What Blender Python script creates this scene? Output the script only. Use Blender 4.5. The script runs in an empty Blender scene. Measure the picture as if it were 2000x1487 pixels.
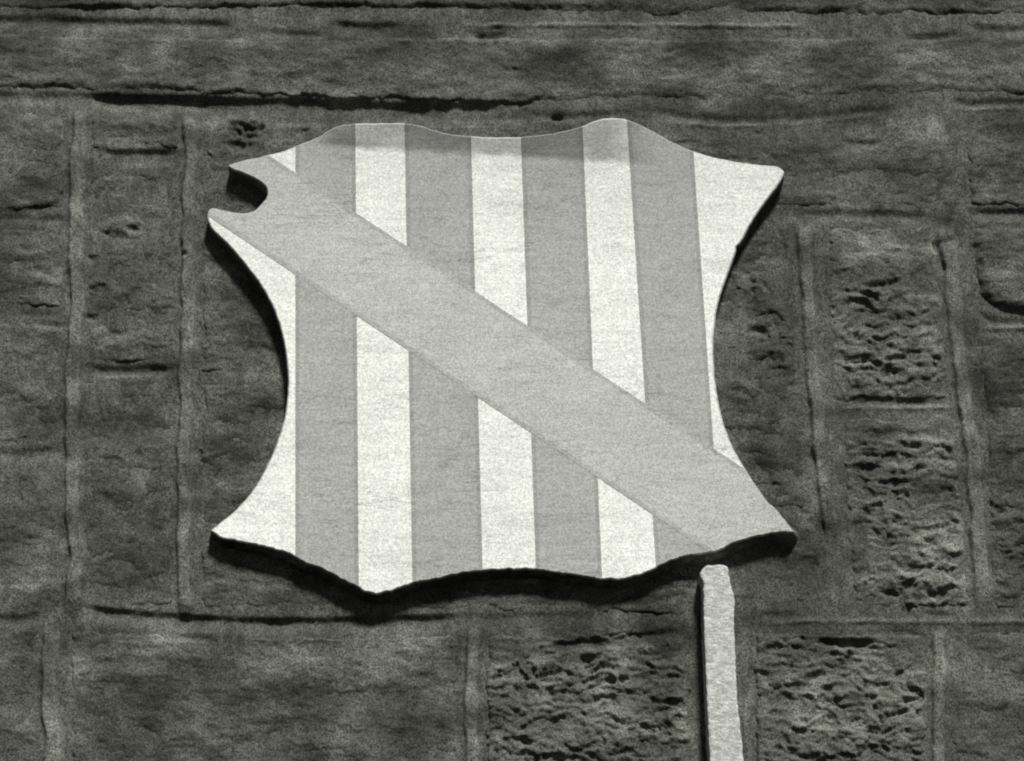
import bpy, math, numpy as np
from mathutils import Vector

S = bpy.context.scene
COL = S.collection
R = math.radians

# ------------------------------------------------------------------ camera
W0, H0 = 2000.0, 1487.0            # size of the photograph, used as a ruler: 1 px is about 1 mm on the wall
PITCH = R(22.0)                    # looking up at a plaque high on the wall
F = 5080.0                         # focal length in photograph pixels
DIST = 5.08
Z0 = 3.5                           # height of the picture's centre on the wall
cam_d = bpy.data.cameras.new('camera')
cam = bpy.data.objects.new('camera', cam_d)
COL.objects.link(cam)
CAM = Vector((0, -DIST * math.cos(PITCH), Z0 - DIST * math.sin(PITCH)))
cam.location = CAM
cam.rotation_euler = (R(90) + PITCH, 0, 0)
cam_d.sensor_fit = 'HORIZONTAL'
cam_d.sensor_width = 36
cam_d.lens = 36 * F / W0
cam_d.clip_end = 200
S.camera = cam

# ------------------------------------------------------------------ sky and sun
SUN_EL, SUN_AZ = R(52), R(17)      # azimuth measured to the right of the wall's normal
SUN_STRENGTH, SKY_STRENGTH, EXPOSURE = 4.9, 0.05, 0.12
w = bpy.data.worlds.new('World')
S.world = w
w.use_nodes = True
nt = w.node_tree
nt.nodes.clear()
sky = nt.nodes.new('ShaderNodeTexSky')
sky.sky_type = 'NISHITA'
sky.sun_disc = False
sky.altitude = 3000
sky.air_density = 0.3
sky.dust_density = 0.0
sky.sun_elevation = SUN_EL
sky.sun_rotation = math.pi - SUN_AZ
bw = nt.nodes.new('ShaderNodeHueSaturation')     # black and white photograph: the sky's light without its blue
bw.inputs['Saturation'].default_value = 0.0
bg = nt.nodes.new('ShaderNodeBackground')
bg.inputs['Strength'].default_value = SKY_STRENGTH
wo = nt.nodes.new('ShaderNodeOutputWorld')
nt.links.new(sky.outputs[0], bw.inputs['Color'])
nt.links.new(bw.outputs[0], bg.inputs['Color'])
nt.links.new(bg.outputs[0], wo.inputs['Surface'])

sl = bpy.data.lights.new('sun', 'SUN')
sl.energy = SUN_STRENGTH
sl.angle = R(9)
sl.color = (1.0, 0.995, 0.97)
sun = bpy.data.objects.new('sun', sl)
COL.objects.link(sun)
sdir = Vector((math.sin(SUN_AZ) * math.cos(SUN_EL), -math.cos(SUN_AZ) * math.cos(SUN_EL), math.sin(SUN_EL)))
sun.rotation_euler = sdir.to_track_quat('Z', 'Y').to_euler()
sun.location = (2, -4, 7)

S.view_settings.view_transform = 'Standard'
S.view_settings.look = 'None'
S.view_settings.gamma = 1.0
S.view_settings.use_curve_mapping = False
S.view_settings.exposure = EXPOSURE
S.render.engine = 'CYCLES'
S.cycles.filter_width = 2.1
S.cycles.max_bounces = 4

# ------------------------------------------------------------------ helpers
CP, SP = math.cos(PITCH), math.sin(PITCH)


def at(u, v, depth):
    """world x, z of the photograph's pixel (u, v) on the vertical plane that stands `depth` metres in front of the wall"""
    u = np.asarray(u, float)
    v = np.asarray(v, float)
    rx, ry = (u - W0 / 2) / F, -(v - H0 / 2) / F
    dy = CP - ry * SP
    dz = SP + ry * CP
    t = (-depth - CAM.y) / dy
    return CAM.x + t * rx, CAM.z + t * dz


def hash2(ix, iy, seed):
    h = (ix.astype(np.int64) * 374761393 + iy.astype(np.int64) * 668265263 + seed * 974634777) & 0x7fffffff
    h = ((h ^ (h >> 13)) * 1274126177) & 0x7fffffff
    h = h ^ (h >> 16)
    return h


def noise(x, y, seed=0):
    ix, iy = np.floor(x), np.floor(y)
    fx, fy = x - ix, y - iy
    sx, sy = fx * fx * fx * (fx * (fx * 6 - 15) + 10), fy * fy * fy * (fy * (fy * 6 - 15) + 10)

    def g(dx, dy):
        a = hash2(ix + dx, iy + dy, seed) * (2 * math.pi / 0x7fffffff) * 7.0
        return np.cos(a) * (fx - dx) + np.sin(a) * (fy - dy)
    n0 = g(0, 0) * (1 - sx) + g(1, 0) * sx
    n1 = g(0, 1) * (1 - sx) + g(1, 1) * sx
    return (n0 * (1 - sy) + n1 * sy) * 1.5


def fbm(x, y, seed=0, octaves=4, gain=0.5):
    s, a = 0, 1.0
    for i in range(octaves):
        s = s + a * noise(x, y, seed + i * 17)
        x, y, a = x * 2.03 + 11.3, y * 2.03 + 4.7, a * gain
    return s


def ridged(x, y, seed=0, octaves=4, gain=0.55):
    s, a = 0, 1.0
    for i in range(octaves):
        s = s + a * (1 - 2 * np.abs(noise(x, y, seed + i * 17)))
        x, y, a = x * 2.1 + 3.1, y * 2.1 + 7.7, a * gain
    return s


def smooth(a, b, x):
    t = np.clip((x - a) / (b - a), 0, 1)
    return t * t * (3 - 2 * t)


def poly_sdf(poly, u, v):
    """signed distance to a polygon, positive inside"""
    p = np.asarray(poly, float)
    q = np.roll(p, -1, 0)
    d = np.full(u.shape, 1e9)
    ins = np.zeros(u.shape, bool)
    for (ax, ay), (bx, by) in zip(p, q):
        ex, ey = bx - ax, by - ay
        t = np.clip(((u - ax) * ex + (v - ay) * ey) / (ex * ex + ey * ey + 1e-9), 0, 1)
        d = np.minimum(d, np.hypot(u - ax - t * ex, v - ay - t * ey))
        c = ((ay > v) != (by > v)) & (u < ex * (v - ay) / (ey + (1e-9 if ey >= 0 else -1e-9)) + ax)
        ins ^= c
    return np.where(ins, d, -d)


# ------------------------------------------------------------------ materials
def nodes(name):
    m = bpy.data.materials.new(name)
    m.use_nodes = True
    n, l = m.node_tree.nodes, m.node_tree.links
    b = n['Principled BSDF']
    b.inputs['Roughness'].default_value = 0.93
    b.inputs['Specular IOR Level'].default_value = 0.15
    return m, n, l, b


def mapping(n, l, scale, loc=(0, 0, 0)):
    tc = n.new('ShaderNodeTexCoord')
    mp = n.new('ShaderNodeMapping')
    mp.inputs['Scale'].default_value = scale
    mp.inputs['Location'].default_value = loc
    l.new(tc.outputs['Object'], mp.inputs['Vector'])
    return mp.outputs[0]


def ntex(n, l, vec, scale, detail=3.0, rough=0.6):
    t = n.new('ShaderNodeTexNoise')
    t.inputs['Scale'].default_value = scale
    t.inputs['Detail'].default_value = detail
    t.inputs['Roughness'].default_value = rough
    l.new(vec, t.inputs['Vector'])
    return t.outputs[0]


def ramp(n, l, x, a, b, lo, hi):
    r = n.new('ShaderNodeMapRange')
    r.interpolation_type = 'SMOOTHSTEP'
    for i, val in zip((1, 2, 3, 4), (a, b, lo, hi)):
        r.inputs[i].default_value = val
    l.new(x, r.inputs[0])
    return r.outputs[0]


def mul(n, l, a, b, op='MULTIPLY'):
    x = n.new('ShaderNodeMath')
    x.operation = op
    for i, val in enumerate((a, b)):
        if isinstance(val, (int, float)):
            x.inputs[i].default_value = val
        else:
            l.new(val, x.inputs[i])
    return x.outputs[0]


TINT = (1.0, 1.02, 0.95)           # the print's faintly warm green grey


def colour_out(n, l, b, val, TINT=TINT):
    c = n.new('ShaderNodeCombineColor')
    for i in range(3):
        l.new(mul(n, l, val, TINT[i]), c.inputs[i])
    l.new(c.outputs[0], b.inputs['Base Color'])


def bump(n, l, b, h, strength, dist):
    bp = n.new('ShaderNodeBump')
    bp.inputs['Strength'].default_value = strength
    bp.inputs['Distance'].default_value = dist
    l.new(h, bp.inputs['Height'])
    l.new(bp.outputs[0], b.inputs['Normal'])


def masonry_material(name, base, streak):
    """sooty sandstone or lime mortar: bedding streaks, mottling, sand grain; per-vertex 'tone' carries stains and the shade painted into the pit"""
    m, n, l, b = nodes(name)
    iso = mapping(n, l, (1, 1, 1))
    bed = mapping(n, l, streak)
    tone = n.new('ShaderNodeAttribute')
    tone.attribute_name = 'tone'
    a = ramp(n, l, ntex(n, l, bed, 26, 5, 0.6), 0.28, 0.72, 0.72, 1.30)
    c = ramp(n, l, ntex(n, l, mapping(n, l, (1, 1, 1.5)), 6.5, 5, 0.55), 0.3, 0.7, 0.58, 1.46)
    grain = ramp(n, l, ntex(n, l, iso, 310, 2.0, 0.8), 0.27, 0.73, 0.22, 1.78)
    v = mul(n, l, mul(n, l, a, c), mul(n, l, grain, tone.outputs['Fac']))
    colour_out(n, l, b, mul(n, l, v, base), (1.0, 1.03, 0.88))
    hgt = mul(n, l, ntex(n, l, bed, 60, 6, 0.7), mul(n, l, ntex(n, l, iso, 240, 3, 0.7), 0.35), 'ADD')
    bump(n, l, b, hgt, 0.5, 0.006)
    return m


M_STONE = masonry_material('sooty_sandstone', 0.080, (1, 1, 1.6))
M_MORTAR = masonry_material('lime_mortar', 0.094, (2.0, 1, 1))


def paint_material(name, base, top_dark_z, slope, worn=0.0):
    """weathered paint on stone: horizontal brush and bedding streaks, grain, a darker band along the top of the shield"""
    m, n, l, b = nodes(name)
    iso = mapping(n, l, (1, 1, 1))
    bed = mapping(n, l, (1, 1, 6.0))
    tc = n.new('ShaderNodeTexCoord')
    sx = n.new('ShaderNodeSeparateXYZ')
    l.new(tc.outputs['Object'], sx.inputs[0])
    a = ramp(n, l, ntex(n, l, bed, 14, 6, 0.7), 0.3, 0.62, 0.90, 1.03)
    c = ramp(n, l, ntex(n, l, iso, 5, 3, 0.6), 0.3, 0.7, 0.95, 1.03)
    grain = ramp(n, l, ntex(n, l, iso, 310, 2.0, 0.8), 0.27, 0.73, 0.68, 1.30)
    v = mul(n, l, mul(n, l, a, c), grain)
    if top_dark_z is not None:
        for k, (st, sc, seed) in enumerate(((14.0, 5.0, 0), (9.0, 8.0, 4))):       # hairline cracks along the bedding
            cn = ntex(n, l, mapping(n, l, (1, 1, st), (3 + seed, 0, 1)), sc, 3, 0.55)
            dist = mul(n, l, mul(n, l, cn, 0.5, 'SUBTRACT'), 0.0, 'ADD')
            ab = mul(n, l, dist, 0.0, 'ABSOLUTE')
            hair = ramp(n, l, ab, 0.002, 0.016, 1.0, 0.0)
            place = ramp(n, l, ntex(n, l, mapping(n, l, (1, 1, 2), (seed, 0, 7)), 6, 2, 0.5), 0.53, 0.66, 0.0, 0.32)
            v = mul(n, l, v, mul(n, l, 1.0, mul(n, l, hair, place), 'SUBTRACT'))
        smear = ramp(n, l, ntex(n, l, mapping(n, l, (1, 1, 3.5), (9, 0, 2)), 7, 4, 0.6), 0.54, 0.74, 1.0, 0.87)
        v = mul(n, l, v, smear)
        # height above the lower edge of the dark band, which follows the top of the shield down to the right
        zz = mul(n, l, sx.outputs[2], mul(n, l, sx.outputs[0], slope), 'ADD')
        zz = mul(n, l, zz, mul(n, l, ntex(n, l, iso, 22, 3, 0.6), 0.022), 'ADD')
        line = ramp(n, l, zz, top_dark_z - 0.004, top_dark_z + 0.016, 0.0, 1.0)
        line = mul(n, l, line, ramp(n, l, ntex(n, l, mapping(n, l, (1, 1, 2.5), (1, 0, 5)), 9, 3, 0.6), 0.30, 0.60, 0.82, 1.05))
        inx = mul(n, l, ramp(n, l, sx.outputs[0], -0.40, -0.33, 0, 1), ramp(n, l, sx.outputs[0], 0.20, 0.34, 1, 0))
        top_dark = mul(n, l, mul(n, l, line, inx), 0.48)
        fade = ramp(n, l, zz, top_dark_z - 0.25, top_dark_z + 0.02, 0.0, 0.12)
        v = mul(n, l, v, mul(n, l, 1.0, mul(n, l, top_dark, fade, 'ADD'), 'SUBTRACT'))
    colour_out(n, l, b, mul(n, l, v, base))
    hgt = mul(n, l, ntex(n, l, bed, 40, 5, 0.7), mul(n, l, ntex(n, l, iso, 260, 2, 0.7), 0.5), 'ADD')
    if worn:
        v2 = ramp(n, l, ntex(n, l, mapping(n, l, (1, 1, 1.5)), 55, 5, 0.7), 0.35, 0.65, 1 - worn, 1 + worn * 0.4)
        colour_out(n, l, b, mul(n, l, mul(n, l, v, v2), base))
    if worn:
        hgt = ntex(n, l, mapping(n, l, (1, 1, 1.6)), 70, 5, 0.7)
    bump(n, l, b, hgt, 0.22 + worn, 0.004 + 0.01 * worn)
    return m


# ------------------------------------------------------------------ objects
def thing(name, loc, label, cat):
    o = bpy.data.objects.new(name, None)
    o.empty_display_size = 0.1
    COL.objects.link(o)
    o.location = loc
    o['label'] = label
    o['category'] = cat
    return o


def mesh_obj(name, verts, faces, mats, parent, tone=None, mat_index=None, shade=True):
    me = bpy.data.meshes.new(name)
    if isinstance(faces, np.ndarray):
        k = faces.shape[1]
        me.vertices.add(len(verts))
        me.vertices.foreach_set('co', np.asarray(verts, np.float32).ravel())
        me.loops.add(faces.size)
        me.loops.foreach_set('vertex_index', faces.astype(np.int32).ravel())
        me.polygons.add(len(faces))
        me.polygons.foreach_set('loop_start', np.arange(0, faces.size, k, dtype=np.int32))
        me.update(calc_edges=True)
        me.validate()
    else:
        me.from_pydata([tuple(p) for p in verts], [], faces)
        me.update()
    for m in mats:
        me.materials.append(m)
    if tone is not None:
        at_ = me.attributes.new('tone', 'FLOAT', 'POINT')
        at_.data.foreach_set('value', np.asarray(tone, np.float32))
    if mat_index is not None:
        me.polygons.foreach_set('material_index', np.asarray(mat_index, np.int32))
    if shade:
        me.polygons.foreach_set('use_smooth', np.ones(len(me.polygons), bool))
    o = bpy.data.objects.new(name, me)
    COL.objects.link(o)
    o.parent = parent
    return o


# ================================================================== THE WALL
# relief is written in millimetres out of the wall over photograph pixels (about 1 mm each)
STEP = 3.0
UU = np.arange(-300, 2300, STEP)
VV = np.arange(-200, 1700, STEP)
U, V = np.meshgrid(UU, VV)
WU = U + 7 * fbm(U / 70, V / 70, 5, 3) + 2.5 * noise(U / 14, V / 14, 8)
WV = V + 6 * fbm(U / 90, V / 60, 6, 3) + 2.5 * noise(U / 16, V / 12, 9)

BIG = 2440


def win(u0, u1, v0, v1, pad=40):
    i0, i1 = np.searchsorted(VV, (v0 - pad, v1 + pad))
    j0, j1 = np.searchsorted(UU, (u0 - pad, u1 + pad))
    return slice(i0, i1), slice(j0, j1)


def pwin(pts, pad=40):
    p = np.asarray(pts, float)
    return win(p[:, 0].min(), p[:, 0].max(), p[:, 1].min(), p[:, 1].max(), pad)

STONES = [  # outline, bulge in mm, tone, edge softness
    # topmost course
    ([(-430, -310), (BIG, -310), (BIG, 50), (1598, 46), (1000, 38), (640, 31), (300, 33), (-430, 28)], 13, 0.8, 9),
    # long course under it
    ([(-430, 52), (250, 58), (640, 64), (930, 58), (1960, 62), (BIG, 60), (BIG, 200), (1860, 204), (1700, 208), (1401, 222), (980, 206),
      (640, 197), (300, 190), (-430, 180)], 13, 1.05, 10),
    # left columns
    ([(-430, 206), (130, 208), (132, 414), (-430, 420)], 7, 1.02, 14),
    ([(-430, 436), (128, 434), (126, 606), (-430, 604)], 8, 1.0, 14),
    ([(-430, 622), (122, 628), (120, 872), (-430, 878)], 7, 0.98, 14),
    ([(-430, 894), (122, 890), (122, 1198), (-430, 1200)], 7, 1.08, 14),
    ([(172, 212), (352, 214), (352, 292), (180, 292)], 10, 0.95, 10),
    ([(174, 310), (352, 308), (350, 712), (168, 716)], 7, 1.0, 14),
    ([(168, 738), (348, 732), (346, 1196), (166, 1186)], 7, 0.80, 14),
    # behind and round the shield
    ([(394, 250), (1000, 256), (1000, 724), (390, 730)], 8, 0.92, 14),
    ([(1006, 250), (1846, 250), (1846, 414), (1300, 416), (1006, 724)], 8, 0.82, 14),
    ([(392, 742), (1364, 740), (1364, 1204), (386, 1206)], 8, 0.74, 14),
    ([(1300, 434), (1546, 436), (1558, 700), (1582, 1000), (1372, 1000)], 7, 0.70, 12),
    ([(1372, 1010), (1604, 1010), (1616, 1204), (1372, 1206)], 6, 0.82, 14),
    # right columns
    ([(1610, 440), (1826, 436), (1860, 786), (1624, 788)], 10, 1.02, 14),
    ([(1636, 812), (1868, 812), (1900, 1200), (1664, 1204)], 10, 1.02, 14),
    ([(1884, 218), (BIG, 216), (BIG, 408), (1886, 408)], 11, 0.92, 14),
    ([(1892, 432), (BIG, 432), (BIG, 628), (1950, 626), (1908, 590), (1888, 520)], 22, 1.0, 40),
    ([(1908, 652), (BIG, 648), (BIG, 1202), (1936, 1202)], 9, 0.74, 16),
    # lowest course
    ([(-430, 1226), (76, 1226), (80, BIG), (-430, BIG)], 7, 1.0, 14),
    ([(134, 1226), (728, 1236), (902, 1230), (904, BIG), (130, BIG)], 9, 1.0, 16),
    ([(946, 1236), (1352, 1234), (1356, BIG), (942, BIG)], 11, 0.84, 16),
    ([(1470, 1226), (1814, 1224), (1818, BIG), (1472, BIG)], 12, 0.92, 16),
    ([(1852, 1226), (BIG, 1226), (BIG, BIG), (1856, BIG)], 8, 1.0, 16),
]

ROUGH = [  # hewn faces inside the smoother margins: outline, relief in mm
    ([(1432, 520), (1500, 540), (1536, 620), (1548, 740), (1500, 800), (1440, 800), (1416, 700)], 13),
    ([(1612, 540), (1700, 530), (1836, 560), (1856, 700), (1850, 780), (1640, 786), (1618, 660)], 13),
    ([(1640, 850), (1740, 838), (1862, 850), (1890, 1000), (1890, 1190), (1716, 1192), (1690, 1080), (1640, 960)], 13),
    ([(960, 1300), (1060, 1262), (1350, 1250), (1354, 1800), (930, 1800), (926, 1400)], 15),
    ([(1476, 1260), (1560, 1245), (1790, 1242), (1812, 1330), (1820, 1800), (1472, 1800)], 14),
    ([(176, 330), (340, 330), (346, 700), (176, 700)], 6),
    ([(-430, 440), (110, 450), (110, 600), (-430, 600)], 3),
    ([(1900, 930), (2400, 900), (2400, 1200), (1930, 1200)], 9),
    ([(1620, 450), (1830, 450), (1836, 540), (1620, 540)], 4),
]

CREASES = [  # under-cut lips and open joints: line, drop in mm, run-out in px
    ([(-430, 34), (40, 36), (300, 42), (460, 46)], 13, 20),
    ([(640, 44), (720, 48), (800, 50)], 12, 22),
    ([(240, 60), (330, 62), (430, 58)], 6, 12),
    ([(470, 62), (560, 64), (650, 66)], 7, 12),
    ([(920, 66), (955, 72), (990, 66)], 10, 12),
    ([(1770, 72), (1830, 70), (1880, 62)], 9, 16),
    ([(1880, 50), (1960, 56), (2440, 56)], 9, 14),
    ([(-430, 182), (30, 184), (250, 190), (420, 195)], 9, 20),
    ([(160, 186), (330, 190), (480, 195), (640, 199), (760, 204), (870, 206), (985, 210)], 15, 44),
    ([(480, 232), (600, 236), (690, 234)], 5, 10),
    ([(870, 230), (960, 228), (1050, 232)], 5, 10),
    ([(1000, 218), (1050, 222), (1110, 226), (1180, 222), (1260, 214)], 8, 14),
    ([(1240, 206), (1330, 224), (1420, 232), (1560, 228), (1680, 214), (1760, 210)], 7, 16),
    ([(1850, 196), (1900, 200), (1965, 196), (2440, 196)], 9, 14),
    ([(180, 292), (220, 296), (290, 294), (355, 299)], 15, 30),
    ([(-430, 408), (30, 412), (90, 400), (140, 385)], 7, 20),
    ([(-430, 424), (40, 424), (145, 424)], 8, 14),
    ([(30, 612), (80, 613), (120, 615)], 5, 9),
    ([(86, 630), (110, 636), (130, 634)], 7, 10),
    ([(-430, 882), (40, 882), (90, 878), (132, 876)], 9, 22),
    ([(160, 714), (230, 722), (290, 718), (356, 716)], 13, 18),
    ([(1536, 417), (1620, 414), (1700, 415), (1760, 418), (1850, 424)], 9, 15),
    ([(1876, 408), (1920, 412), (1965, 412), (2440, 412)], 13, 18),
    ([(1884, 444), (1910, 448), (1930, 445)], 7, 9),
    ([(1640, 275), (1680, 280), (1720, 277)], 7, 14),
    ([(1790, 474), (1830, 476), (1870, 466)], 8, 18),
    ([(1894, 596), (1930, 622), (1965, 628), (2440, 628)], 9, 12),
    ([(1622, 776), (1690, 780), (1850, 784)], 8, 14),
    ([(-430, 1204), (35, 1205), (70, 1200), (108, 1190)], 9, 20),
    ([(150, 1184), (240, 1195), (330, 1203), (450, 1209), (560, 1212), (680, 1210), (800, 1207), (940, 1202)], 13, 24),
    ([(900, 1206), (1060, 1200), (1200, 1202)], 5, 18),
    ([(1480, 1196), (1530, 1200), (1560, 1196)], 6, 16),
    ([(1800, 1196), (1840, 1200), (1860, 1200)], 7, 12),
    ([(180, 1240), (230, 1236), (250, 1234)], 5, 9),
    ([(335, 1240), (380, 1244), (425, 1250)], 6, 10),
    ([(1050, 1260), (1130, 1250), (1250, 1240), (1350, 1225)], 14, 22),
    ([(1590, 1250), (1640, 1254), (1715, 1252)], 17, 16),
    ([(1470, 1272), (1530, 1262), (1590, 1266)], 11, 14),
    ([(1730, 1232), (1770, 1232), (1808, 1244)], 6, 10),
    ([(1462, 548), (1490, 550), (1502, 566)], 10, 10),
    ([(1460, 644), (1480, 640), (1500, 650), (1505, 664)], 13, 12),
    ([(1650, 566), (1690, 560), (1760, 548)], 9, 12),
    ([(1420, 760), (1450, 760), (1470, 772)], 9, 12),
    ([(1660, 852), (1730, 842), (1800, 846), (1850, 850)], 7, 14),
    ([(1740, 862), (1770, 868), (1800, 870)], 12, 14),
]

PITS = [  # u, v, radii, depth
    (484, 256, 46, 22, 22), (468, 282, 28, 12, 20), (588, 258, 18, 8, 6), (1090, 232, 14, 9, 9), (258, 446, 15, 9, 8),
    (220, 462, 32, 12, 5), (182, 502, 12, 8, 7), (362, 503, 10, 5, 7), (180, 620, 16, 9, 7), (230, 655, 26, 14, 6),
    (1146, 1296, 18, 20, 15), (1480, 262, 16, 8, 4), (195, 566, 20, 10, 6), (1340, 282, 22, 10, 5), (1846, 962, 30, 16, 8),
    (1000, 142, 22, 9, 4), (850, 1245, 16, 14, 3), (700, 1310, 22, 16, 3), (505, 685, 40, 14, 5), (1514, 946, 14, 6, 7),
    (1700, 1000, 22, 12, 6), (1760, 1020, 40, 12, 8), (1745, 1155, 30, 10, 9),
]

RIBS = [  # raised ribbons of mortar pointing: centre line (u, v), width, height, tone
    ([(156, 214), (152, 400), (150, 600), (143, 800), (143, 950), (150, 1100), (140, 1210)], 30, 12, 1.12),
    ([(374, 222), (370, 400), (368, 600), (362, 800), (359, 1000), (358, 1090), (366, 1210)], 26, 12, 1.10),
    ([(1570, 440), (1577, 600), (1592, 780), (1608, 940), (1624, 1060)], 26, 12, 1.08),
    ([(1846, 440), (1866, 620), (1886, 780), (1905, 950), (1926, 1200)], 32, 12, 1.10),
    ([(104, 1226), (100, 1320), (104, 1450), (104, 1800)], 34, 10, 1.12),
    ([(924, 1226), (922, 1320), (920, 1450), (920, 1800)], 26, 11, 1.18),
    ([(1832, 1226), (1834, 1450), (1836, 1800)], 26, 10, 1.18),
    ([(1458, 1340), (1460, 1460), (1462, 1800)], 14, 8, 1.05),
]
HRIBS = [  # flat horizontal pointing with a thin bright lip: line, width, height
    ([(1604, 800), (1700, 797), (1880, 796)], 7, 6, 1.2),
    ([(1890, 640), (1965, 641), (2440, 641)], 7, 6, 1.2),
    ([(1470, 1216), (1600, 1214), (1800, 1215), (2440, 1213)], 7, 5, 1.15),
    ([(900, 54), (1020, 50), (1200, 50), (1400, 51), (1590, 54)], 6, 7, 1.25),
    ([(1290, 240), (1400, 247), (1550, 243), (1680, 228), (1770, 222)], 6, 5, 1.2),
    ([(180, 742), (240, 738), (300, 734), (350, 734)], 6, 5, 1.2),
    ([(1860, 214), (1965, 212), (2440, 212)], 6, 5, 1.2),
]

STAINS_AND_SHADE = [(484, 266, 56, 32, -.5), (1310, 1240, 70, 50, -.4), (940, 1215, 300, 26, -.25), (200, 1390, 60, 80, -.1), (1560, 230, 420, 20, -.2),  # lighter and darker weathering, first entry is shade painted into the pit: u, v, radii, amount
    (620, 178, 110, 26, .40), (880, 105, 60, 30, .30), (230, 110, 180, 50, .12), (560, 110, 110, 34, .22), (1050, 120, 190, 40, -.25),
    (1360, 80, 70, 34, -.35), (1400, 140, 120, 26, .22), (1520, 180, 160, 20, .14), (1840, 112, 110, 18, .35), (1900, 150, 90, 30, .2),
    (760, 60, 140, 26, -.35), (1500, 215, 300, 22, -.22), (320, 210, 160, 16, .25), (110, 230, 90, 30, .15), (480, 750, 110, 22, .45),
    (470, 820, 90, 30, -.1), (470, 640, 80, 40, -.2), (100, 540, 20, 14, .6), (300, 690, 100, 16, .25), (90, 1060, 40, 60, .3),
    (80, 1140, 50, 20, .45), (90, 960, 30, 40, .2), (420, 1150, 90, 50, .25), (560, 1150, 90, 40, .18), (900, 1180, 160, 20, .05),
    (340, 1260, 160, 30, .30), (600, 1290, 180, 50, .32), (760, 1270, 90, 60, .25), (400, 1390, 220, 90, -.18), (150, 1340, 40, 80, .25),
    (820, 1400, 110, 70, -.12), (1130, 1350, 180, 80, .25), (1640, 1370, 160, 80, .25), (1500, 850, 60, 100, -.28), (1660, 430, 60, 20, .0),
    (1720, 500, 100, 40, .28), (1740, 700, 100, 70, .18), (1800, 1080, 80, 80, .25), (1660, 1080, 40, 70, -.28), (1530, 1130, 80, 60, -.18),
    (1590, 1010, 14, 40, .55), (1800, 270, 60, 60, .25), (1700, 350, 120, 40, -.08), (1470, 380, 60, 40, -.25), (1940, 530, 40, 40, .35),
    (1930, 330, 50, 60, .15), (1925, 780, 40, 130, -.3), (1900, 1330, 60, 60, .1), (60, 500, 60, 40, .15), (1850, 370, 16, 160, -.35),
    (1460, 690, 60, 90, .15), (260, 340, 90, 22, -.1), (240, 365, 80, 22, .22), (230, 240, 60, 22, -.1), (1240, 1180, 90, 30, -.2), (1690, 265, 90, 14, .1),
]

bed = fbm(WU / 150, WV / 56, 21, 4) * 4.0 + fbm(WU / 46, WV / 18, 31, 4) * 1.3
fine = fbm(WU / 13, WV / 8, 41, 3) * 0.8
rough = np.zeros_like(U)
fresh = np.zeros_like(U)
for poly, amp in ROUGH:
    sl_ = pwin(poly)
    u, v, wu, wv = U[sl_], V[sl_], WU[sl_], WV[sl_]
    d = poly_sdf(poly, u + 40 * fbm(u / 75, v / 60, 15, 3), v + 34 * fbm(u / 50, v / 36, 16, 3))
    k = smooth(-6, 24, d)
    wu2, wv2 = wu + 14 * noise(u / 45, v / 45, 3), wv + 14 * noise(u / 55, v / 50, 4)
    where = 0.55 + 0.6 * smooth(-0.5, 0.5, fbm(u / 110, v / 80, 63, 2))          # hewn deeper in places
    hew = ridged(wu2 / 100, wv2 / 50, 51, 4, 0.58) * 0.5 + fbm(wu2 / 34, wv2 / 18, 61, 4, 0.56) * 1.0
    hew = (hew - 0.35 + 0.12 * fbm(u / 9, v / 7, 65, 2)) * where
    rough[sl_] += k * amp * hew * 0.52
    fresh[sl_] = np.maximum(fresh[sl_], k * min(1.0, amp / 13))
dent = np.zeros_like(U)
wob = 2.2 * noise(U / 55, V / 80, 71) + 0.5 * noise(U / 11, V / 14, 72)
for pts, drop, run in CREASES:
    sl_ = pwin(pts)
    u, v = U[sl_], V[sl_]
    p = np.asarray(pts, float)
    a, b = p[0, 0], p[-1, 0]
    soft = max(14.0, 0.25 * (b - a)) if a > -400 and b < 2400 else 40.0
    c = np.interp(u, p[:, 0], p[:, 1])
    q = v - c + wob[sl_] * (1.1 if run > 12 else 0.7)
    env = smooth(a - 6, a + min(soft, 70), u) * (1 - smooth(b - min(soft, 70), b + 6, u))
    env = env * (0.85 + 0.35 * noise(u / 120, v / 200, 77))
    prof = smooth(-8, 5.5, q) * (1 - smooth(run * 0.3, run * 1.4, q))
    dent[sl_] += (drop if drop >= 15 else drop * 0.8) * env * prof
for (cu, cv, ru, rv, dp) in PITS:
    sl_ = win(cu - ru, cu + ru, cv - rv, cv + rv)
    q = np.hypot((WU[sl_] - cu) / ru, (WV[sl_] - cv) / rv) + 0.14 * noise(U[sl_] / 14, V[sl_] / 10, 78)
    dent[sl_] += dp * (1 - smooth(0.35, 1.1, q)) * (0.8 + 0.4 * noise(U[sl_] / 12, V[sl_] / 9, 79))
stain_shade = 0.27 * fbm(U / 110, V / 70, 73, 3)
for (cu, cv, ru, rv, am) in STAINS_AND_SHADE:
    sl_ = win(cu - 1.3 * ru, cu + 1.3 * ru, cv - 1.3 * rv, cv + 1.3 * rv, 60)
    q = np.hypot((WU[sl_] + 3 * (WU - U)[sl_] - cu) / ru, (WV[sl_] + 2 * (WV - V)[sl_] - cv) / rv)
    stain_shade[sl_] += am * 1.7 * (1 - smooth(0.1, 1.25, q))
stain_shade = np.clip(stain_shade, -0.6, 1.0)

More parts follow.
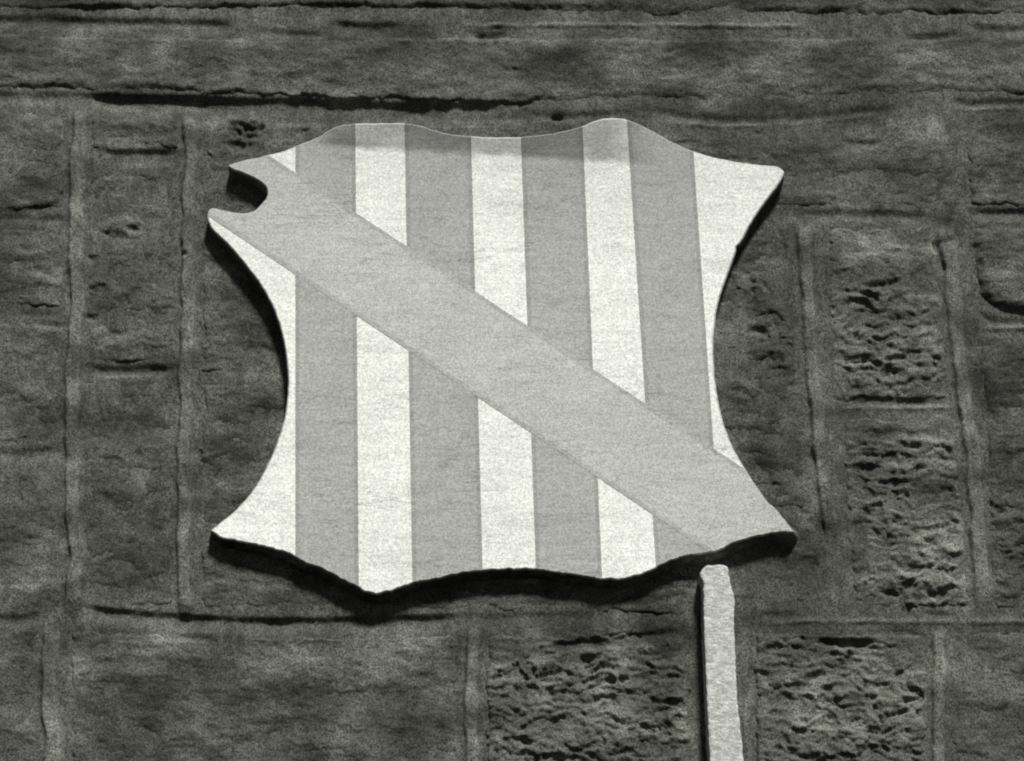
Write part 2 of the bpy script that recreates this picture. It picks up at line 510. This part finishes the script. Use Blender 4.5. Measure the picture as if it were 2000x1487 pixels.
# mortar bed
mort = fbm(U / 60, V / 60, 81, 4) * 1.6 + fbm(U / 9, V / 9, 85, 3) * 0.7
ptone = np.full_like(U, 0.86)
rib_h = np.zeros_like(U)
for pts, wd, hh, tn in RIBS:
    p = np.asarray(pts, float)
    sl_ = pwin(pts)
    u, v = U[sl_], V[sl_]
    c = np.interp(v, p[:, 1], p[:, 0])
    q = np.abs(u - c + 5 * noise(u / 200, v / 70, 91) + 1.6 * noise(u / 20, v / 18, 92)) / (wd * (0.5 + 0.12 * noise(u / 300, v / 50, 97)))
    env = smooth(p[0, 1] - 8, p[0, 1] + 30, v) * (1 - smooth(p[-1, 1] - 40, p[-1, 1] + 6, v))
    k = env * (1 - smooth(0.7, 1.15, q)) * (0.8 + 0.35 * noise(u / 60, v / 55, 93))
    rib_h[sl_] = np.maximum(rib_h[sl_], k * hh)
    ptone[sl_] += (tn + 0.13 + 0.16 * noise(u / 6, v / 110, 94) - 0.86) * smooth(0.1, 0.7, k)
for pts, wd, hh, tn in HRIBS:
    p = np.asarray(pts, float)
    sl_ = pwin(pts)
    u, v = U[sl_], V[sl_]
    c = np.interp(u, p[:, 0], p[:, 1])
    q = v - c + 2.5 * noise(u / 60, v / 200, 95) + 1.0 * noise(u / 14, v / 200, 98)
    env = smooth(p[0, 0] - 4, p[0, 0] + 60, u) * (1 - smooth(p[-1, 0] - 60, p[-1, 0] + 4, u))
    k = env * smooth(-wd, -wd * 0.1, q) * (1 - smooth(wd * 0.2, wd * 1.2, q)) * (0.7 + 0.6 * noise(u / 50, v / 300, 96))
    rib_h[sl_] = np.maximum(rib_h[sl_], k * hh * 0.75)
    ptone[sl_] += (tn - 0.86) * smooth(0.1, 0.7, k)
mortar_h = mort + rib_h - dent * 0.9 + 2.0

wall_px, wall_pz = at(U, V, 0.0)
wall_base = Vector((0, 0, float(wall_pz.min())))
wall = thing('stone_wall', wall_base,
             'weathered dark sandstone block wall with thick mortar joints behind the pale shield', 'wall')


def sheet(name, mask, h, tone, mat, back, sl_=(slice(None), slice(None))):
    """a relief sheet over the masked grid cells, with its sides and a back so that it is a solid block"""
    px_, pz_ = wall_px[sl_], wall_pz[sl_]
    r, c = np.where(mask)
    idx = np.full(mask.shape, -1, np.int64)
    idx[r, c] = np.arange(len(r))
    cell = mask[:-1, :-1] & mask[1:, :-1] & mask[:-1, 1:] & mask[1:, 1:]
    cr, cc = np.where(cell)
    f = np.stack([idx[cr, cc], idx[cr + 1, cc], idx[cr + 1, cc + 1], idx[cr, cc + 1]], 1)
    e = np.concatenate([f[:, [0, 1]], f[:, [1, 2]], f[:, [2, 3]], f[:, [3, 0]]])
    key = np.sort(e, 1)
    key = key[:, 0] * (len(r) + 1) + key[:, 1]
    uq, inv, cnt = np.unique(key, return_inverse=True, return_counts=True)
    be = e[cnt[inv] == 1]
    x, z = px_[r, c], pz_[r, c]
    front = np.stack([x, -h[r, c] * 0.001, z], 1)
    bv = np.unique(be)
    bmap = np.full(len(r), -1, np.int64)
    bmap[bv] = len(r) + np.arange(len(bv))
    backv = front[bv].copy()
    backv[:, 1] = back
    verts = np.concatenate([front, backv])
    verts -= np.array(wall_base)
    skirt = np.stack([be[:, 1], be[:, 0], bmap[be[:, 0]], bmap[be[:, 1]]], 1)
    used = np.zeros(len(verts), bool)
    faces = np.concatenate([f, skirt])
    used[faces.ravel()] = True
    remap = np.cumsum(used) - 1
    tv = np.concatenate([tone[r, c], tone[r, c][bv]])
    return mesh_obj(name, verts[used], remap[faces], [mat], wall, tone=tv[used])


sheet('mortar', np.ones_like(U, bool), mortar_h, ptone * (1 + stain_shade * 0.8), M_MORTAR, 0.25)
soft_edge = np.ones_like(U)
for (cu, cv, ru, rv, am) in [(1560, 205, 620, 90, 5.0), (1000, 44, 1900, 60, 3.5), (200, 188, 420, 44, 2.2), (600, 1210, 560, 50, 1.6), (1700, 1210, 400, 50, 1.5),
                             (200, 430, 240, 40, 1.5), (1700, 420, 300, 30, 1.5)]:
    q = np.hypot((U - cu) / ru, (V - cv) / rv)
    soft_edge += am * (1 - smooth(0.4, 1.0, q))
for k, (poly, bulge, tn, edge) in enumerate(STONES):
    sl_ = pwin(poly)
    u, v = U[sl_], V[sl_]
    d = poly_sdf(poly, WU[sl_], WV[sl_])
    own = fbm(u / 160 + k * 9.1, v / 90, 100 + k, 3)
    dd = d + 4.0 * noise(u / 20, v / 16, 7) + 1.8 * noise(u / 7, v / 6, 11)
    face = (bulge + bed[sl_] + fine[sl_]) * smooth(0, edge * 0.85 * soft_edge[sl_], dd) + rough[sl_] * smooth(2, edge + 6, dd) - dent[sl_] + own * 1.6
    h = -5 + face + np.minimum(mort[sl_], 0)
    tone = tn * (1 + stain_shade[sl_]) * (0.92 + 0.26 * fresh[sl_]) * (1 + 0.2 * own)
    tone = tone * (1 + 0.32 * (1 - smooth(4, 46 + 30 * noise(u / 60, v / 60, 12), dd)) * smooth(-0.35, 0.5, fbm(u / 80, v / 80, 13, 2)))   # mortar smeared over the edges
    sheet('stone', d > -2, h, tone, M_STONE, 0.08, sl_)

# ================================================================== THE SHIELD
T = 0.037
OUT = [(447, 322), (480, 312), (520, 303), (560, 292), (585, 281), (620, 268), (640, 255), (660, 246), (690, 241), (740, 240), (790, 240),
       (820, 245), (845, 253), (880, 262), (915, 265), (960, 267), (1010, 267), (1050, 264), (1090, 258), (1130, 248), (1155, 238), (1180, 231),
       (1215, 231), (1240, 239), (1270, 253), (1310, 275), (1350, 293), (1400, 308), (1450, 317), (1490, 322), (1515, 324), (1528, 330), (1532, 340),
       (1520, 362), (1495, 395), (1470, 432), (1447, 474), (1438, 482), (1436, 496), (1420, 540), (1405, 585), (1397, 630), (1394, 680), (1396, 730),
       (1402, 775), (1412, 820), (1430, 868), (1450, 905), (1475, 945), (1500, 980), (1512, 990), (1530, 1012), (1548, 1034), (1551, 1040),
       (1530, 1040), (1500, 1043), (1470, 1050), (1440, 1058), (1420, 1068), (1400, 1077), (1370, 1082), (1345, 1085), (1320, 1092), (1295, 1103),
       (1265, 1118), (1240, 1127), (1210, 1132), (1175, 1131), (1140, 1126), (1100, 1120), (1060, 1114), (1020, 1112), (970, 1113), (920, 1117),
       (880, 1124), (840, 1133), (805, 1140), (780, 1150), (757, 1157), (735, 1160), (712, 1156), (700, 1148), (680, 1138), (650, 1122), (630, 1112),
       (600, 1100), (570, 1085), (540, 1075), (500, 1064), (460, 1057), (435, 1052), (415, 1040), (413, 1034), (430, 1020), (455, 1000), (485, 968),
       (510, 930), (530, 890), (545, 850), (557, 805), (562, 755), (560, 710), (553, 665), (542, 625), (525, 585), (500, 545), (475, 513), (445, 478),
       (420, 455), (408, 438), (404, 422), (408, 410), (416, 406), (440, 411), (465, 415), (485, 415), (500, 408), (512, 396), (521, 384), (522, 374),
       (518, 364), (508, 355), (490, 345), (468, 336), (453, 331)]


def resample(pts, step):
    p = np.asarray(pts + [pts[0]], float)
    # Catmull-Rom through the points, then even steps
    n = len(pts)
    out = []
    for i in range(n):
        p0, p1, p2, p3 = (np.asarray(pts[(i + j - 1) % n], float) for j in range(4))
        for t in np.linspace(0, 1, 12, endpoint=False):
            out.append(0.5 * (2 * p1 + (p2 - p0) * t + (2 * p0 - 5 * p1 + 4 * p2 - p3) * t * t + (3 * p1 - p0 - 3 * p2 + p3) * t ** 3))
    q = np.asarray(out + [out[0]])
    s = np.concatenate([[0], np.cumsum(np.hypot(*np.diff(q, axis=0).T))])
    m = int(s[-1] / step)
    ts = np.arange(m) * s[-1] / m
    return np.stack([np.interp(ts, s, q[:, 0]), np.interp(ts, s, q[:, 1])], 1)


def normals(q):
    t = np.roll(q, -2, 0) - np.roll(q, 2, 0)
    t /= np.linalg.norm(t, axis=1)[:, None] + 1e-9
    return np.stack([t[:, 1], -t[:, 0]], 1)          # outward for this winding (clockwise on the picture)


ring = resample(OUT, 4.0)
# chipped arris, rougher along the broken lower edge
low = smooth(1000, 1080, ring[:, 1])
nrm = normals(ring)
jit = fbm(ring[:, 0] / 16, ring[:, 1] / 16, 301, 3)
ring = ring + nrm * (jit * (0.7 + 1.1 * low))[:, None]
nrm = normals(ring)

sx0, sz0 = at(980, 1160, 0)
shield_base = Vector((float(sx0), 0, float(sz0)))
shield = thing('shield', shield_base,
               'pale stone shield painted with grey vertical stripes and a diagonal band, notched at upper left', 'shield')
top_dark_local = float(at(740, 278, T)[1]) - shield_base.z
top_dark_local_r = float(at(1190, 302, T)[1]) - shield_base.z
slope = (top_dark_local - top_dark_local_r) / 0.45
top_dark_z = top_dark_local + slope * (float(at(740, 278, T)[0]) - shield_base.x) - 0.010
M_WHITE = paint_material('white_paint', 0.80, top_dark_z, slope)
M_GREY = paint_material('grey_paint', 0.395, top_dark_z, slope)
M_EDGE = paint_material('grey_paint_border', 0.335, top_dark_z, slope)
M_BEND = paint_material('light_grey_paint', 0.485, top_dark_z, slope)
M_BENDEDGE = paint_material('light_grey_paint_border', 0.41, top_dark_z, slope)
M_RIM = paint_material('worn_rim_paint', 0.46, None, 0, 0.12)
M_SIDE = masonry_material('bare_shield_stone', 0.10, (1, 1, 2))


def to3(q, depth, base):
    x, z = at(q[:, 0], q[:, 1], T)       # outline is read off at the plane of the painted face
    return np.stack([x - base.x, np.full(len(q), -depth) if np.isscalar(depth) else -depth, z - base.z], 1)


def ring_noise(q, s, amp):
    return fbm(q[:, 0] / 17 + s * 3.7, q[:, 1] / 17 - s * 2.1, 311 + int(s * 10), 3) * amp


n = len(ring)
fl = 8 * low + 14 * np.exp(-(((ring[:, 0] - 1550) / 40) ** 2 + ((ring[:, 1] - 1040) / 30) ** 2))
layers = [(ring - nrm * 3.5, T, 0.0), (ring - nrm * 0.9, T - 0.0012, 0.0), (ring, T - 0.0045, 0.2)]
for t_ in (0.72, 0.55, 0.38, 0.2, 0.0, -0.3):
    layers.append((ring + nrm * ((1 - t_) * fl * 0.7 + (1 - t_) * 2)[:, None], T * t_, 0.6 + 2.4 * low))
verts, faces, mi = [], [], []
for i, (q, dep, am) in enumerate(layers):
    if i >= 2:
        q = q + nrm * np.asarray(ring_noise(ring, i, 1.0) * am)[:, None]
        dep = dep + ring_noise(ring, i + 0.5, 1.0) * 0.002 * (np.asarray(am) > 0.5)
    verts.append(to3(q, dep, shield_base))
verts = np.concatenate(verts)
faces.append(list(range(n))[::-1])
mi.append(0)
for i in range(len(layers) - 1):
    for j in range(n):
        a, b = i * n + j, i * n + (j + 1) % n
        faces.append([a, b, b + n, a + n])
        mi.append(2 if i < 2 else 1)
faces.append([(len(layers) - 1) * n + j for j in range(n)])
mi.append(1)
slab = mesh_obj('slab', verts, faces, [M_WHITE, M_SIDE, M_RIM], shield, tone=np.ones(len(verts)), mat_index=mi, shade=False)
slab.data.polygons.foreach_set('use_smooth', np.array([0] + [1] * (len(faces) - 2) + [0], bool))


# painted, slightly raised charges -------------------------------------------------
def clip(poly, a, b, c):
    """keep a*u + b*v + c >= 0"""
    out = []
    m = len(poly)
    for i in range(m):
        p, q = poly[i], poly[(i + 1) % m]
        dp, dq = a * p[0] + b * p[1] + c, a * q[0] + b * q[1] + c
        if dp >= 0:
            out.append(p)
        if (dp >= 0) != (dq >= 0):
            t = dp / (dp - dq)
            out.append((p[0] + t * (q[0] - p[0]), p[1] + t * (q[1] - p[1])))
    return out


def line(p, q, side):
    """half plane to one side of the line through p and q; side is a point inside"""
    a, b = -(q[1] - p[1]), q[0] - p[0]
    c = -(a * p[0] + b * p[1])
    if a * side[0] + b * side[1] + c < 0:
        a, b, c = -a, -b, -c
    k = math.hypot(a, b)
    return (a / k, b / k, c / k)


inner = [tuple(p) for p in (ring - nrm * 2.2)]
BEND_UP = ((545, 302), (695, 416), (1395, 872))
up_line = lambda side: line((620, 366.5), (1395, 877), side)
lo_line = lambda side: line((405, 421), (1272, 1003), side)
ABOVE, BELOW, ON = (1000, 300), (600, 1000), (1000, 740)


def charge(name, half_planes, raise_mm, mats, parent, border):
    """a raised painted strip: the shield's outline cut by half planes, a darker painted border along its straight sides"""
    pieces = []
    poly = inner
    for hp in half_planes:
        poly = clip(poly, *hp)
    if len(poly) < 3:
        return None
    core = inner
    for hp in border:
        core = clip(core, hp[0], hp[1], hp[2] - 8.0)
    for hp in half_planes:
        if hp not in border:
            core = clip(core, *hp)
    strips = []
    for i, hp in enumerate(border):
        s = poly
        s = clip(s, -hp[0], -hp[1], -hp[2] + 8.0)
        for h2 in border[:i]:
            s = clip(s, h2[0], h2[1], h2[2] - 8.0)
        if len(s) >= 3:
            strips.append(s)
    V3, F3, MI = [], [], []
    top, bot = T + raise_mm * 0.001, T - 0.002

    def add(pl, m):
        q = np.asarray(pl, float)
        keep = [i for i in range(len(q)) if np.hypot(*(q[i] - q[i - 1])) > 0.05]
        q = q[keep]
        if len(q) < 3:
            return
        s = len(V3)
        k = len(q)
        V3.extend(to3(q, top, shield_base))
        V3.extend(to3(q, bot, shield_base))
        F3.append([s + i for i in range(k)][::-1])
        MI.append(m)
        F3.append([s + k + i for i in range(k)])
        MI.append(m)
        for i in range(k):
            j = (i + 1) % k
            F3.append([s + i, s + j, s + k + j, s + k + i])
            MI.append(m)
    add(core, 0)
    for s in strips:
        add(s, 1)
    return mesh_obj(name, V3, F3, mats, parent, mat_index=MI, shade=False)


PALES = [((577, 240), (577, 1120), (694, 240), (701, 1160)),
         ((790, 230), (806, 1160), (919, 230), (944, 1160)),
         ((1016, 230), (1048, 1150), (1137, 230), (1177, 1150)),
         ((1224, 230), (1284, 1150), (1354, 290), (1408, 1080))]
for (l0, l1, r0, r1) in PALES:
    mid_top = ((l0[0] + r0[0]) / 2, 400)
    L = line(l0, l1, mid_top)
    Rr = line(r0, r1, mid_top)
    for part, bl in (('upper', up_line(ABOVE)), ('lower', lo_line(BELOW))):
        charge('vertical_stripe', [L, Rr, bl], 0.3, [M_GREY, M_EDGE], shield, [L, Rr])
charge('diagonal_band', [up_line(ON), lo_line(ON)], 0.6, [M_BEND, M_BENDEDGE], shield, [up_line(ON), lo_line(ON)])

# ================================================================== THE STAFF UNDER THE SHIELD
TS = 0.052
STAFF = [(1376, 1108), (1380, 1103.5), (1388, 1102.5), (1400, 1102.5), (1412, 1102.5), (1418, 1104), (1421.5, 1109), (1425, 1130), (1432, 1156), (1435, 1172), (1434, 1210), (1437, 1290), (1441, 1370),
         (1450, 1455), (1464, 1600), (1480, 1790), (1408, 1790), (1394, 1600), (1385, 1455), (1380, 1350), (1376, 1250), (1374, 1170), (1373, 1136),
         (1367, 1122), (1370, 1114)]
M_STAFF = paint_material('worn_white_stone', 0.56, None, 0, 0.3)
sr = resample(STAFF, 4.0)
sn = normals(sr)
sr = sr + sn * (fbm(sr[:, 0] / 20, sr[:, 1] / 14, 401, 3) * 1.1)[:, None]
bx, bz = at(1444, 1790, 0)
staff_base = Vector((float(bx), 0, float(bz)))
staff = thing('staff', staff_base, 'pale square stone staff rising from below to the underside of the shield', 'staff')
m = len(sr)
lay = [(sr - sn * 4, TS), (sr - sn * 1.0, TS - 0.0012), (sr, TS - 0.005), (sr + sn * 0.6, TS * 0.5), (sr + sn * 1.5, -0.01)]
vs = []
for i, (q, dep) in enumerate(lay):
    x, z = at(q[:, 0], q[:, 1], TS)
    dd = np.full(m, dep) + (ring_noise(sr, i, 0.0012) if i in (1, 2, 3) else 0)
    vs.append(np.stack([x - staff_base.x, -dd, z - staff_base.z], 1))
fs = [list(range(m))[::-1]]
for i in range(len(lay) - 1):
    for j in range(m):
        a, b = i * m + j, i * m + (j + 1) % m
        fs.append([a, b, b + m, a + m])
fs.append([(len(lay) - 1) * m + j for j in range(m)])
mesh_obj('shaft', np.concatenate(vs), fs, [M_STAFF], staff, shade=False)
